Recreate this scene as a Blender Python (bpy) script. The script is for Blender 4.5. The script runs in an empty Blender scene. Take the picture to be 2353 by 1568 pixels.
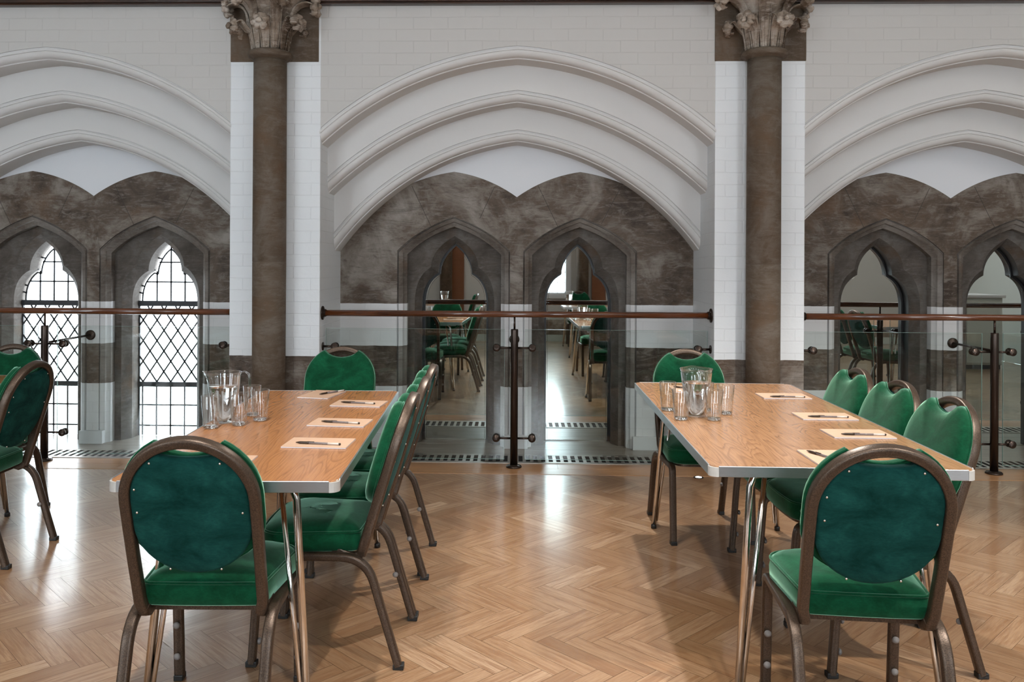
import bpy, bmesh, math, random
from mathutils import Vector, Matrix
random.seed(7)
PI = math.pi
C = bpy.context.scene.collection
S = 0.931                     # survey units -> metres

# ------------------------------------------------------------------ materials
def newmat(name):
    m = bpy.data.materials.new(name); m.use_nodes = True
    nt = m.node_tree; b = nt.nodes['Principled BSDF']
    return m, nt, b
def setp(b, **k):
    names = dict(col='Base Color', rough='Roughness', metal='Metallic', spec='Specular IOR Level', trans='Transmission Weight', ior='IOR',
                 sheen='Sheen Weight', sheenr='Sheen Roughness', sheent='Sheen Tint', coat='Coat Weight', coatr='Coat Roughness', emi='Emission Color', emis='Emission Strength', alpha='Alpha')
    for a, v in k.items():
        i = b.inputs[names[a]]
        i.default_value = (*v, 1) if isinstance(v, tuple) and len(v) == 3 else v
class N:
    def __init__(s, nt): s.nt = nt
    def n(s, t, **kw):
        o = s.nt.nodes.new(t)
        for k, v in kw.items():
            if k == 'ins':
                for a, b in v.items():
                    if hasattr(b, 'is_output') or isinstance(b, bpy.types.NodeSocket): s.nt.links.new(b, o.inputs[a])
                    else: o.inputs[a].default_value = b
            else: setattr(o, k, v)
        return o
    def co(s, kind='Object'): return s.n('ShaderNodeTexCoord').outputs[kind]
    def map(s, v, scale=(1, 1, 1), rot=(0, 0, 0), loc=(0, 0, 0)):
        return s.n('ShaderNodeMapping', ins={'Vector': v, 'Scale': scale, 'Rotation': rot, 'Location': loc}).outputs[0]
    def noise(s, v, scale=5, detail=4, rough=.55, dist=0):
        return s.n('ShaderNodeTexNoise', ins={'Vector': v, 'Scale': scale, 'Detail': detail, 'Roughness': rough, 'Distortion': dist}).outputs[0]
    def ramp(s, v, stops):
        r = s.n('ShaderNodeValToRGB', ins={'Fac': v}); e = r.color_ramp.elements
        while len(e) < len(stops): e.new(.5)
        for i, (p, c) in enumerate(stops):
            e[i].position = p; e[i].color = (*c, 1) if isinstance(c, tuple) else (c, c, c, 1)
        return r.outputs[0]
    def mix(s, f, a, b, mode='MIX'):
        m = s.n('ShaderNodeMix', data_type='RGBA', blend_type=mode)
        for i, v in ((0, f), (6, a), (7, b)):
            if isinstance(v, bpy.types.NodeSocket): s.nt.links.new(v, m.inputs[i])
            else: m.inputs[i].default_value = (*v, 1) if isinstance(v, tuple) and len(v) == 3 else v
        return m.outputs[2]
    def math(s, op, a, b=0.0, c=0.0):
        m = s.n('ShaderNodeMath', operation=op)
        for i, v in ((0, a), (1, b), (2, c)):
            if isinstance(v, bpy.types.NodeSocket): s.nt.links.new(v, m.inputs[i])
            else: m.inputs[i].default_value = v
        return m.outputs[0]
    def bump(s, h, bsdf, strength=.3, dist=.01, prev=None):
        ins = {'Height': h, 'Strength': strength, 'Distance': dist}
        if prev is not None: ins['Normal'] = prev
        o = s.n('ShaderNodeBump', ins=ins).outputs[0]
        s.nt.links.new(o, bsdf.inputs['Normal']); return o
    def link(s, a, b): s.nt.links.new(a, b)

def plain(name, col, **k):
    m, nt, b = newmat(name); g = N(nt)
    nz = g.noise(g.co(), 30, 3)
    c2 = tuple(x * .82 for x in col)
    g.link(g.mix(nz, c2, col), b.inputs['Base Color']); setp(b, **k); return m

def stone_color(g, v, dark=(.042, .026, .016), mid=(.100, .071, .050), light=(.27, .24, .21), joints=None):
    a = g.noise(g.map(v, (1, 1, 1)), 2.4, 8, .66, .8)
    c = g.ramp(a, [(.36, dark), (.5, mid), (.68, light)])
    st = g.noise(g.map(v, (1.0, 1.0, 4.0), (0, .45, 0)), 5.5, 7, .8, 1.6)
    c = g.mix(g.ramp(st, [(.5, 0.0), (.66, .6)]), c, light)
    s2 = g.noise(g.map(v, (1.0, 1.0, 5.0), (0, -.6, 0), (3, 2, 5)), 4.5, 7, .8, 1.6)
    c = g.mix(g.ramp(s2, [(.52, 0.0), (.68, .7)]), c, dark)
    ru = g.noise(g.map(v, (1, 1, 1), loc=(7, 3, 1)), 2.6, 5, .6)
    c = g.mix(g.ramp(ru, [(.55, 0.0), (.7, .6)]), c, (.125, .066, .030))
    if joints:
        sep = g.n('ShaderNodeSeparateXYZ', ins={0: v})
        x = g.math('WRAP', sep.outputs[0], 1.68 * S, -1.68 * S); z = sep.outputs[2]; tot = None
        for xa, za, xb, zb in joints:
            xa, za, xb, zb = [q * S for q in (xa, za, xb, zb)]
            L = math.hypot(xb - xa, zb - za); nx, nz = (zb - za) / L, -(xb - xa) / L
            d = g.math('ABSOLUTE', g.math('ADD', g.math('MULTIPLY', g.math('SUBTRACT', x, xa), nx), g.math('MULTIPLY', g.math('SUBTRACT', z, za), nz)))
            on = g.math('MULTIPLY', g.math('LESS_THAN', d, .0022), g.math('MULTIPLY', g.math('LESS_THAN', z, max(za, zb)), g.math('GREATER_THAN', z, min(za, zb))))
            tot = on if tot is None else g.math('MAXIMUM', tot, on)
        c = g.mix(g.math('MULTIPLY', tot, .8), c, (.035, .028, .022))
    return c

def mat_stone(name, **k):
    m, nt, b = newmat(name); g = N(nt); v = g.co()
    g.link(stone_color(g, v, **k), b.inputs['Base Color'])
    setp(b, rough=.78, spec=.3)
    g.bump(g.noise(v, 22, 6, .7), b, .35, .006)
    return m

def zmask(g, v, zs, wob=.004):
    """1 above each z alternating: list of heights, returns mask toggling"""
    sep = g.n('ShaderNodeSeparateXYZ', ins={0: v})
    w = g.math('MULTIPLY_ADD', g.noise(v, 9, 3), wob * 2, -wob)
    z = g.math('ADD', sep.outputs[2], w)
    out = None
    for i, h in enumerate(zs):
        t = g.math('GREATER_THAN', z, h * S)
        out = t if out is None else (g.math('SUBTRACT', out, t) if i % 2 else g.math('ADD', out, t))
    return out

def brick_height(g, v):
    sep = g.n('ShaderNodeSeparateXYZ', ins={0: v})
    u = g.math('ADD', sep.outputs[0], sep.outputs[1])
    d = g.noise(v, 3, 2)
    uu = g.math('MULTIPLY_ADD', d, .012, u); zz = g.math('MULTIPLY_ADD', d, .01, sep.outputs[2])
    vec = g.n('ShaderNodeCombineXYZ', ins={0: uu, 1: zz, 2: 0.0}).outputs[0]
    br = g.n('ShaderNodeTexBrick', ins={'Vector': vec, 'Color1': (1, 1, 1, 1), 'Color2': (.9, .9, .9, 1), 'Mortar': (0, 0, 0, 1), 'Scale': 1.0,
             'Mortar Size': .0035, 'Mortar Smooth': .5, 'Brick Width': .225, 'Row Height': .078})
    return br.outputs[0]

WHITE = (.58, .565, .545)
def mat_paintbrick(name, dark_below=None, white=WHITE, strength=.5):
    m, nt, b = newmat(name); g = N(nt); v = g.co()
    big = g.noise(v, 1.1, 3)
    wc = g.mix(big, tuple(x * .92 for x in white), white)
    h = brick_height(g, v)
    wc = g.mix(g.math('MULTIPLY', g.math('MULTIPLY', g.math('SUBTRACT', 1.0, h), .16), g.ramp(g.noise(v, 2.2, 3), [(.42, .0), (.62, 1.0)])), wc, tuple(x * .5 for x in white))
    if dark_below:
        mk = zmask(g, v, dark_below)
        wc = g.mix(mk, stone_color(g, v), wc)
    g.link(wc, b.inputs['Base Color']); setp(b, rough=.5, spec=.35)
    hh = g.math('MULTIPLY', g.noise(v, 16, 6, .6), .9)
    g.bump(g.math('ADD', g.math('MULTIPLY', h, .8), hh), b, strength, .005)
    return m
def mat_render(name, white=WHITE):
    m, nt, b = newmat(name); g = N(nt); v = g.co()
    g.link(g.mix(g.noise(v, 1.3, 4), tuple(x * .93 for x in white), white), b.inputs['Base Color']); setp(b, rough=.55, spec=.3)
    g.bump(g.noise(v, 18, 5, .6), b, .12, .008); return m

def mat_parquet(name):
    m, nt, b = newmat(name); g = N(nt)
    at = g.n('ShaderNodeAttribute', attribute_name='tone').outputs['Color']
    sp = g.n('ShaderNodeSeparateColor', ins={0: at})
    uv = g.n('ShaderNodeUVMap', uv_map='UVMap').outputs[0]
    off = g.n('ShaderNodeCombineXYZ', ins={0: g.math('MULTIPLY', sp.outputs[1], 37.0), 1: g.math('MULTIPLY', sp.outputs[2], 53.0), 2: sp.outputs[0]}).outputs[0]
    vv = g.n('ShaderNodeVectorMath', operation='ADD', ins={0: uv, 1: off}).outputs[0]
    grain = g.noise(g.map(vv, (3.0, 38, 1)), 1.6, 5, .6, .35)
    fine = g.noise(g.map(vv, (14, 260, 1)), 1.0, 3, .6)
    base = g.ramp(sp.outputs[0], [(0, (.25, .130, .060)), (.35, (.33, .188, .094)), (.7, (.41, .252, .140)), (1, (.54, .37, .235))])
    c = g.mix(g.ramp(grain, [(.38, .62), (.55, 0.0)]), base, (.23, .10, .038))
    c = g.mix(g.math('MULTIPLY', g.ramp(fine, [(.4, 1.0), (.62, 0.0)]), .28), c, (.17, .075, .03))
    g.link(c, b.inputs['Base Color'])
    setp(b, rough=.40, spec=.6, coat=1.0, coatr=.15)
    hh = g.math('ADD', g.math('MULTIPLY', fine, .25), g.math('MULTIPLY', g.noise(g.co(), 4.0, 1), .30))
    g.bump(hh, b, .22, .004)
    return m

def mat_board(name, c1, c2):
    m, nt, b = newmat(name); g = N(nt); v = g.co()
    gr = g.noise(g.map(v, (1.5, 40, 10)), 1.5, 5, .65, .6)
    g.link(g.mix(g.ramp(gr, [(.35, 0.0), (.65, 1.0)]), c1, c2), b.inputs['Base Color']); setp(b, rough=.3, coat=.3, coatr=.2); return m

def mat_laminate(name, c1, c2, dark, ang, sc=1.0):
    m, nt, b = newmat(name); g = N(nt); v = g.co()
    vr = g.map(v, (1, 1, 1), (0, 0, ang))
    w = g.noise(g.map(vr, (8.5, .55 * sc, 1)), 1.1, 2, .4, .35 * sc)
    rings = g.math('FRACT', g.math('MULTIPLY', w, 26.0))
    lines = g.ramp(rings, [(0, 0.0), (.55, .12), (.86, .75), (1, 0.0)])
    fine = g.noise(g.map(vr, (190, 6, 1)), 1.2, 4, .7)
    c = g.mix(g.noise(g.map(vr, (7, 1, 1)), 2.2, 3), c1, c2)
    c = g.mix(g.math('MULTIPLY', lines, .75), c, dark)
    c = g.mix(g.ramp(fine, [(.35, .45), (.55, 0.0)]), c, dark)
    g.link(c, b.inputs['Base Color']); setp(b, rough=.24, spec=.5); return m

def mat_velvet(name, c1, c2, sheen=.5, tint=(.35, .8, .5)):
    m, nt, b = newmat(name); g = N(nt); v = g.co()
    a = g.noise(g.map(v, (1, 1, 1.6)), 9, 5, .65, .5)
    t = g.noise(g.map(v, (60, 60, 220)), 1.5, 3, .6)
    c = g.mix(g.ramp(a, [(.35, 0.0), (.68, 1.0)]), c1, c2)
    c = g.mix(g.math('MULTIPLY', g.ramp(t, [(.4, 1.0), (.6, 0.0)]), .2), c, tuple(x * .5 for x in c1))
    g.link(c, b.inputs['Base Color'])
    setp(b, rough=.85, spec=.1, sheen=sheen, sheenr=.35, sheent=(*tint, 1))
    g.bump(g.math('ADD', g.math('MULTIPLY', t, .5), a), b, .15, .003); return m

def mat_hammer(name, col, metal=.65, rough=.36):
    m, nt, b = newmat(name); g = N(nt); v = g.co()
    n = g.noise(v, 330, 2, .6)
    g.link(g.mix(g.ramp(n, [(.4, 0.0), (.62, 1.0)]), tuple(x * .55 for x in col), col), b.inputs['Base Color'])
    setp(b, metal=metal, rough=rough, spec=.5); g.bump(n, b, .3, .0012); return m
def mat_metal(name, col, rough=.2, brush=0):
    m, nt, b = newmat(name); g = N(nt); v = g.co()
    n = g.noise(g.map(v, (3, 3, 3)) if not brush else g.map(v, (4, 4, 120)), 12, 4, .6)
    g.link(g.mix(n, tuple(x * .7 for x in col), col), b.inputs['Base Color'])
    setp(b, metal=1.0, rough=rough)
    return m
def mat_sheetglass(name, tint=(.86, .93, .91), k=1.0, pw=4.0, base=.035):
    m, nt, b = newmat(name); g = N(nt); nt.nodes.remove(b)
    out = nt.nodes['Material Output']
    fc = g.n('ShaderNodeLayerWeight', ins={'Blend': .5}).outputs['Facing']
    fr = g.math('MULTIPLY_ADD', g.math('POWER', fc, pw), .75, base)
    tr = g.n('ShaderNodeBsdfTransparent', ins={'Color': (*tint, 1)}).outputs[0]
    gl = g.n('ShaderNodeBsdfGlossy', ins={'Color': (1, 1, 1, 1), 'Roughness': .01}).outputs[0]
    mx = g.n('ShaderNodeMixShader', ins={0: g.math('MULTIPLY', fr, k), 1: tr, 2: gl})
    g.link(mx.outputs[0], out.inputs['Surface']); return m
def mat_glass(name, ior=1.45, col=(1, 1, 1)):
    m, nt, b = newmat(name); setp(b, col=col, rough=0.0, trans=1.0, ior=ior); return m
def mat_emit(name, col, s):
    m, nt, b = newmat(name); setp(b, col=(.8, .8, .8), emi=(*col, 1), emis=s); return m

M = {}
M['pier'] = mat_paintbrick('painted_brick_with_stone_base', [.787], (.79, .815, .835))
M['face'] = mat_paintbrick('painted_brick', None, (.56, .545, .525), .42)
M['order'] = mat_render('painted_arch_plaster', (.66, .65, .64))
# banded stone: white / dark / white / dark from the floor up
JOINTS = [(-.826, 2.054, -.659, 1.706), (.164, 2.06, .345, 1.69), (-.177, 2.047, -.29, 1.80), (.80, 2.03, .66, 1.76)]
def mat_banded(**kw):
    m, nt, b = newmat('banded_stone_facing'); g = N(nt); v = g.co()
    mk = zmask(g, v, [-1.0, .478, .795, 1.128])
    h = brick_height(g, v)
    wc = g.mix(g.math('MULTIPLY', g.math('SUBTRACT', 1.0, h), .15), (.66, .66, .665), (.4, .4, .4))
    g.link(g.mix(mk, stone_color(g, v, joints=JOINTS, **kw), wc), b.inputs['Base Color']); setp(b, rough=.6, spec=.35)
    g.bump(g.math('ADD', g.math('MULTIPLY', h, .3), g.noise(v, 18, 5, .7)), b, .25, .006); return m
M['tymp'] = mat_render('white_tympanum_paint', (.73, .745, .775))
M['stripe'] = mat_banded()
M['hood'] = mat_banded(dark=(.08, .064, .052), mid=(.155, .13, .11), light=(.25, .23, .21)); M['hood'].name = 'banded_hood_moulding'
M['stone'] = mat_stone('brown_grey_stone')
M['stonegrey'] = mat_stone('grey_stone', dark=(.055, .044, .036), mid=(.095, .080, .068), light=(.16, .147, .135))
M['stonebrown'] = mat_stone('brown_column_stone', dark=(.082, .056, .036), mid=(.12, .088, .062), light=(.19, .16, .135))
M['carve'] = mat_stone('carved_stone', dark=(.075, .047, .028), mid=(.30, .24, .19), light=(.62, .56, .50))
M['plinth'] = mat_render('white_plinth_paint', (.62, .63, .64))
M['dark'] = plain('black_backing', (.006, .005, .005), rough=.9)  # near-black: painted shade under the grille, also the panel behind the mirrors
M['mframe'] = plain('black_mirror_edge', (.008, .008, .009), rough=.4)
M['mirror'] = mat_metal('mirror_silver', (.80, .84, .83), .0); setp(M['mirror'].node_tree.nodes['Principled BSDF'])
_mm, _nt, _b = newmat('silvered_mirror'); setp(_b, col=(.74, .78, .77), metal=1.0, rough=.012); M['mirror'] = _mm
M['parquet'] = mat_parquet('oak_parquet')
M['gapwood'] = plain('parquet_joint', (.10, .05, .025), rough=.7)
M['border'] = mat_board('oak_border_boards', (.30, .15, .065), (.40, .215, .10))
M['sill'] = mat_board('worn_threshold', (.20, .17, .14), (.31, .28, .245))
M['railwood'] = mat_board('mahogany_handrail', (.06, .017, .006), (.14, .042, .014)); setp(M['railwood'].node_tree.nodes['Principled BSDF'], rough=.22, coat=.6, coatr=.1)
M['beam'] = mat_board('dark_timber_beam', (.016, .006, .003), (.05, .018, .007))
M['bronze'] = mat_hammer('bronze_balustrade_metal', (.085, .06, .048), .8, .3)
M['bal'] = plain('polished_dark_bronze', (.055, .038, .030), metal=.75, rough=.27)
M['hammer'] = mat_hammer('hammered_bronze_frame', (.10, .066, .045), .5, .35)
M['black'] = plain('black_plastic', (.012, .012, .012), rough=.45)
M['bump'] = plain('grey_plastic_button', (.22, .20, .19), rough=.5)
M['green'] = mat_velvet('green_velvet', (.001, .032, .012), (.005, .085, .036), 1.0, (.45, .85, .62))
M['teal'] = mat_velvet('teal_velvet', (.001, .026, .022), (.010, .072, .061), .04, (.35, .75, .7))
M['alu'] = mat_metal('worn_aluminium', (.62, .64, .66), .33, 1)
M['chrome'] = mat_metal('chrome_tube', (.72, .68, .64), .14)
M['cap'] = plain('ivory_plastic', (.50, .485, .46), rough=.4)
M['lamL'] = mat_laminate('teak_laminate', (.39, .165, .056), (.46, .21, .08), (.21, .075, .022), 0)
M['lamR'] = mat_laminate('walnut_laminate', (.35, .180, .085), (.42, .232, .120), (.17, .072, .03), 0, 1.5)
M['glass'] = mat_glass('clear_glass', 1.45)
M['water'] = mat_glass('water', 1.33, (.97, .99, 1))
M['sheet'] = mat_sheetglass('balustrade_glass', (.945, .972, .963), .9)
M['thin'] = mat_sheetglass('thin_clear_glass', (.965, .968, .965), 1.25, 2.4, .045)
M['gedge'] = plain('glass_panel_edge', (.30, .44, .40), rough=.15)
M['pane'] = mat_sheetglass('window_pane', (.97, .99, 1.0), .6)
M['lead'] = plain('lead_came', (.035, .037, .042), rough=.5)
M['card'] = plain('cream_card', (.60, .39, .265), rough=.6)
M['paper'] = plain('paper_block', (.72, .70, .74), rough=.7)
M['penclear'] = plain('smoked_pen_barrel', (.20, .17, .17), rough=.15)
M['penclear2'] = plain('clear_pen_end', (.66, .60, .55), rough=.12)
M['penblack'] = plain('black_pen_cap', (.03, .016, .008), rough=.3)
M['ceil'] = mat_render('ceiling_plaster', (.62, .60, .57))
M['redbrick'] = mat_paintbrick('red_brick', None, (.20, .075, .03), .5)
M['palewall'] = mat_render('pale_wall_paint', (.60, .63, .585))
M['rearwall'] = mat_render('rear_wall_paint', (.56, .55, .52))
M['lens'] = mat_emit('floor_light_lens', (1, .98, .95), 6.0)
M['steel'] = mat_metal('brushed_steel_grille', (.50, .47, .43), .36)

# ------------------------------------------------------------------ mesh builder
class MB:
    def __init__(s): s.v = []; s.f = []; s.sm = []
    def add(s, vs, fs, smooth=False):
        n = len(s.v); s.v += [tuple(p) for p in vs]
        for f in fs: s.f.append(tuple(i + n for i in f)); s.sm.append(smooth)
        return s
    def box(s, x0, x1, y0, y1, z0, z1):
        vs = [(x, y, z) for z in (z0, z1) for y in (y0, y1) for x in (x0, x1)]
        return s.add(vs, [(0, 2, 3, 1), (4, 5, 7, 6), (0, 1, 5, 4), (2, 6, 7, 3), (0, 4, 6, 2), (1, 3, 7, 5)])
    def loft(s, loops, closed=True, smooth=True, caps=False):
        n = len(loops[0]); vs = [p for l in loops for p in l]; fs = []
        for a in range(len(loops) - 1):
            for i in range(n if closed else n - 1):
                j = (i + 1) % n
                fs.append((a * n + i, a * n + j, (a + 1) * n + j, (a + 1) * n + i))
        s.add(vs, fs, smooth)
        if caps:
            b = len(s.v) - len(vs)
            s.f.append(tuple(b + i for i in reversed(range(n)))); s.sm.append(False)
            s.f.append(tuple(b + (len(loops) - 1) * n + i for i in range(n))); s.sm.append(False)
        return s
    def lathe(s, prof, c=(0, 0, 0), n=28, caps=True, smooth=True, axis='z'):
        loops = []
        for r, h in prof:
            l = []
            for i in range(n):
                a = 2 * PI * i / n; p = (r * math.cos(a), r * math.sin(a), h)
                if axis == 'y': p = (p[0], p[2], p[1])
                if axis == 'x': p = (p[2], p[0], p[1])
                l.append((c[0] + p[0], c[1] + p[1], c[2] + p[2]))
            loops.append(l)
        return s.loft(loops, True, smooth, caps)
    def tube(s, path, r, n=12, caps=True):
        sec = [(math.cos(2 * PI * i / n) * r, math.sin(2 * PI * i / n) * r) for i in range(n)]
        return s.sweep(path, sec, None, caps)
    def sweep(s, path, sec, nrm=None, caps=True, smooth=True, scales=None):
        P = [Vector(p) for p in path]; loops = []; N0 = None
        for i, p in enumerate(P):
            t = (P[min(i + 1, len(P) - 1)] - P[max(i - 1, 0)]).normalized()
            if nrm is not None: nn = Vector(nrm)
            else:
                if N0 is None: N0 = Vector((0, 0, 1)) if abs(t.z) < .9 else Vector((0, 1, 0))
                nn = N0
            nn = (nn - t * nn.dot(t)).normalized(); N0 = nn if nrm is None else N0
            b = t.cross(nn); k = 1 if scales is None else scales[i]
            mit = 1.0
            if 0 < i < len(P) - 1:
                a1 = (P[i] - P[i - 1]).normalized(); a2 = (P[i + 1] - P[i]).normalized()
                mit = 1 / max(.5, math.cos(a1.angle(a2, 0) / 2))
            loops.append([tuple(p + b * (x * k * mit) + nn * (y * k)) for x, y in sec])
        return s.loft(loops, True, smooth, caps)
    def ball(s, c, r, n=10, m=7, sq=(1, 1, 1)):
        loops = []
        for j in range(m + 1):
            a = -PI / 2 + PI * j / m; rr = max(1e-4, math.cos(a))
            loops.append([(c[0] + r * sq[0] * rr * math.cos(2 * PI * i / n), c[1] + r * sq[1] * rr * math.sin(2 * PI * i / n), c[2] + r * sq[2] * math.sin(a)) for i in range(n)])
        return s.loft(loops, True, True, True)
    def build(s, name, mat, parent=None, bevel=0, seg=2, autosm=False, mats=None):
        me = bpy.data.meshes.new(name); me.from_pydata([(x * S, y * S, z * S) for x, y, z in s.v], [], s.f)
        me.polygons.foreach_set('use_smooth', s.sm); me.update()
        bm = bmesh.new(); bm.from_mesh(me); bmesh.ops.recalc_face_normals(bm, faces=bm.faces); bm.to_mesh(me); bm.free()
        me.materials.append(mat)
        if autosm:
            try: me.set_sharp_from_angle(angle=math.radians(35))
            except Exception: pass
        o = bpy.data.objects.new(name, me); C.objects.link(o)
        if parent: o.parent = parent
        if bevel:
            b = o.modifiers.new('Bevel', 'BEVEL'); b.width = bevel * S; b.segments = seg; b.limit_method = 'ANGLE'; b.angle_limit = math.radians(40)
        return o

def rrect(w, h, r, n=3):
    out = []
    for cx, cy, a0 in ((w / 2 - r, h / 2 - r, 0), (-w / 2 + r, h / 2 - r, 90), (-w / 2 + r, -h / 2 + r, 180), (w / 2 - r, -h / 2 + r, 270)):
        for i in range(n + 1):
            a = math.radians(a0 + 90 * i / n); out.append((cx + r * math.cos(a), cy + r * math.sin(a)))
    return out
def empty(name, loc=(0, 0, 0), rz=0, label=None, cat=None, group=None):
    o = bpy.data.objects.new(name, None); C.objects.link(o); o.empty_display_size = .1
    o.location = [c * S for c in loc]; o.rotation_euler = (0, 0, rz); tag(o, label, cat, group); return o
def tag(o, label=None, cat=None, group=None, kind=None):
    if label: o['label'] = label
    if cat: o['category'] = cat
    if group: o['group'] = group
    if kind: o['kind'] = kind
    return o
def copy_tree(o, parent=None):
    c = o.copy(); C.objects.link(c)
    if parent: c.parent = parent
    for ch in list(o.children): copy_tree(ch, c)
    return c
def place(o, loc, rz, label, cat=None, group=None):
    o.location = [c * S for c in loc]; o.rotation_euler = (0, 0, rz); tag(o, label, cat, group); return o
def region(loops, y0, y1, name, mat, parent=None):
    """flat shape in the XZ plane with holes, from y0 to y1 (a real slab)"""
    cu = bpy.data.curves.new(name, 'CURVE'); cu.dimensions = '2D'; cu.fill_mode = 'BOTH'; cu.extrude = (y1 - y0) / 2 * S
    for l in loops:
        sp = cu.splines.new('POLY'); sp.points.add(len(l) - 1); sp.use_cyclic_u = True
        for i, (x, z) in enumerate(l): sp.points[i].co = (x * S, z * S, 0, 1)
    t = bpy.data.objects.new(name, cu); C.objects.link(t)
    dg = bpy.context.evaluated_depsgraph_get(); me = bpy.data.meshes.new_from_object(t.evaluated_get(dg))
    bpy.data.objects.remove(t); bpy.data.curves.remove(cu)
    me.transform(Matrix.Translation((0, (y0 + y1) / 2 * S, 0)) @ Matrix.Rotation(PI / 2, 4, 'X'))
    me.name = name; me.materials.clear(); me.materials.append(mat)
    for p in me.polygons: p.material_index = 0
    o = bpy.data.objects.new(name, me); C.objects.link(o)
    if parent: o.parent = parent
    return o
def bez(p0, p1, p2, n):
    return [tuple((1 - t) ** 2 * a + 2 * t * (1 - t) * b + t * t * c for a, b, c in zip(p0, p1, p2)) for t in [i / n for i in range(n + 1)]]
def struct(o): o['kind'] = 'structure'; return o

# ------------------------------------------------------------------ camera
TH = math.radians(1.75); FPX = 1950.0; PX0 = 1187 - FPX * math.tan(TH); PY0 = 605.0; D = 5.95; H = 1.45
cam = bpy.data.cameras.new('camera'); co = bpy.data.objects.new('camera', cam); C.objects.link(co)
cam.sensor_width = 36; cam.lens = FPX / 2353 * 36
cam.shift_x = (1176.5 - PX0) / 2353; cam.shift_y = (PY0 - 784) / 2353
co.location = (0, -D * S, H * S)
co.rotation_euler = (Matrix.Rotation(TH, 4, 'Z') @ Matrix.Rotation(PI / 2, 4, 'X') @ Matrix.Rotation(math.radians(.3), 4, 'Z')).to_euler()
cam.clip_start = .05
bpy.context.scene.camera = co

# ------------------------------------------------------------------ setting: floor
XL, XR, YB, ZT = -8.2, 7.4, -7.95, 4.6
def parquet():
    W = .0745; n = 5; q = math.sqrt(.5)
    ang = math.radians(.3)
    u = Vector((math.cos(-PI / 4 + ang), math.sin(-PI / 4 + ang))); v = Vector((math.cos(PI / 4 + ang), math.sin(PI / 4 + ang)))
    O = Vector((-.338, -2.699)); gap = .0007
    vs = []; fs = []; uvs = []; tones = []
    def plank(a0, a1, b0, b1, along):
        pts = [(a0 + gap, b0 + gap), (a1 - gap, b0 + gap), (a1 - gap, b1 - gap), (a0 + gap, b1 - gap)]
        P = [O + u * a + v * b for a, b in pts]
        cx = sum(p.x for p in P) / 4; cy = sum(p.y for p in P) / 4
        if not (XL < cx < XR and YB < cy < .03): return
        k = len(vs); vs.extend([(p.x * S, p.y * S, 0) for p in P]); fs.append((k, k + 1, k + 2, k + 3))
        uvs.append([(a, b) if along == 'u' else (b, a) for a, b in pts])
        tones.append((min(1, max(0, random.gauss(.5, .16))), random.random(), random.random()))
    for m in range(-40, 41):
        for k in range(-170, 171):
            a = (k + 2 * n * m) * W; b = k * W
            plank(a, a + n * W, b, b + W, 'u')
            plank(a, a + W, b + W, b + W + n * W, 'v')
    me = bpy.data.meshes.new('floor'); me.from_pydata(vs, [], fs)
    me.uv_layers.new(name='UVMap'); me.color_attributes.new('tone', 'FLOAT_COLOR', 'CORNER')
    uvl = me.uv_layers['UVMap']; ca = me.color_attributes['tone']
    i = 0
    for pi, p in enumerate(me.polygons):
        for c in range(4):
            uvl.data[i].uv = uvs[pi][c]; ca.data[i].color = (*tones[pi], 1); i += 1
    me.materials.append(M['parquet'])
    o = bpy.data.objects.new('floor', me); C.objects.link(o); o.location.z = 0
    return struct(o)
flo = parquet()
b = MB(); b.box(XL, XR, YB, 1.045, -.1, -.0015); struct(b.build('floor_bed', M['gapwood'])).name = 'floor_base'
# straight border boards between parquet and grille
b = MB(); xb = XL
for row, (ya, yb) in enumerate(((-.12, .03), (.032, .19))):
    xb = XL + row * .4
    b.box(XL, xb - .001, ya, yb, -.001, .0025) if row else None
    while xb < XR:
        xe = min(XR, xb + 1.35); b.box(xb, xe - .0015, ya, yb, -.001, .0025); xb = xe
struct(b.build('floor_border', M['border'])).name = 'floor_border'

# ------------------------------------------------------------------ the arcaded wall
BAYS = [(-3.365, -1.36, 1.335, 'left'), (0.0, -1.387, 1.375, 'centre'), (3.345, -1.350, 1.36, 'right')]
ORD = [ # apex z, R, c, face y, depth to next
    (2.978, 2.35, -.16, 0.0, .228), (2.713, 2.50, -.30, .228, .226), (2.460, 2.1, -.26, .454, .246)]
def arcz(apex, R, c, n, x):
    x = abs(x); zc = apex - math.sqrt(R * R - c * c)
    return zc + math.sqrt(max(0, (R - n) ** 2 - (x - c) ** 2))
PROF = [(0, 0), (.0025, .009), (.008, .0095), (.011, -.001), (.020, -.006), (.027, -.0055), (.030, .001), (.034, -.002), (.046, .0), (.058, .007), (.068, .018), (.074, .032), (.076, .046), (.083, .049), (.085, .056)]
def xs_of(a, bb, n=72): 
    r = [a + (bb - a) * i / n for i in range(n + 1)]
    if a < 0 < bb: r = sorted(set(r + [0.0]))
    return r
TOP = 3.262
for bi, (bx, x0, x1, nm) in enumerate(BAYS):
    mb = MB(); fc = MB()
    for oi, (ap, R, c, y, dep) in enumerate(ORD):
        X = xs_of(x0 - .008, x1 + .008)
        tgt = fc if oi == 0 else mb
        upper = TOP if oi == 0 else None
        rows = []
        # face above the moulding
        top = [(bx + x, y, (TOP if oi == 0 else arcz(*ORD[oi - 1][:3], .085, x) + .02)) for x in X]
        low = [(bx + x, y, arcz(ap, R, c, 0, x)) for x in X]
        tgt.loft([top, low], closed=False, smooth=False)
        loops = [[(bx + x, y + pd, arcz(ap, R, c, pn, x)) for x in X] for pn, pd in PROF]
        loops.append([(bx + x, y + dep + .01, arcz(ap, R, c, .085, x)) for x in X])
        mb.loft(loops, closed=False, smooth=True)
    struct(fc.build('wall_front_' + nm, M['face']))
    o = mb.build('trim_arch', M['order'], autosm=True); o.name = 'trim_%d' % (bi + 1); struct(o)

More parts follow.
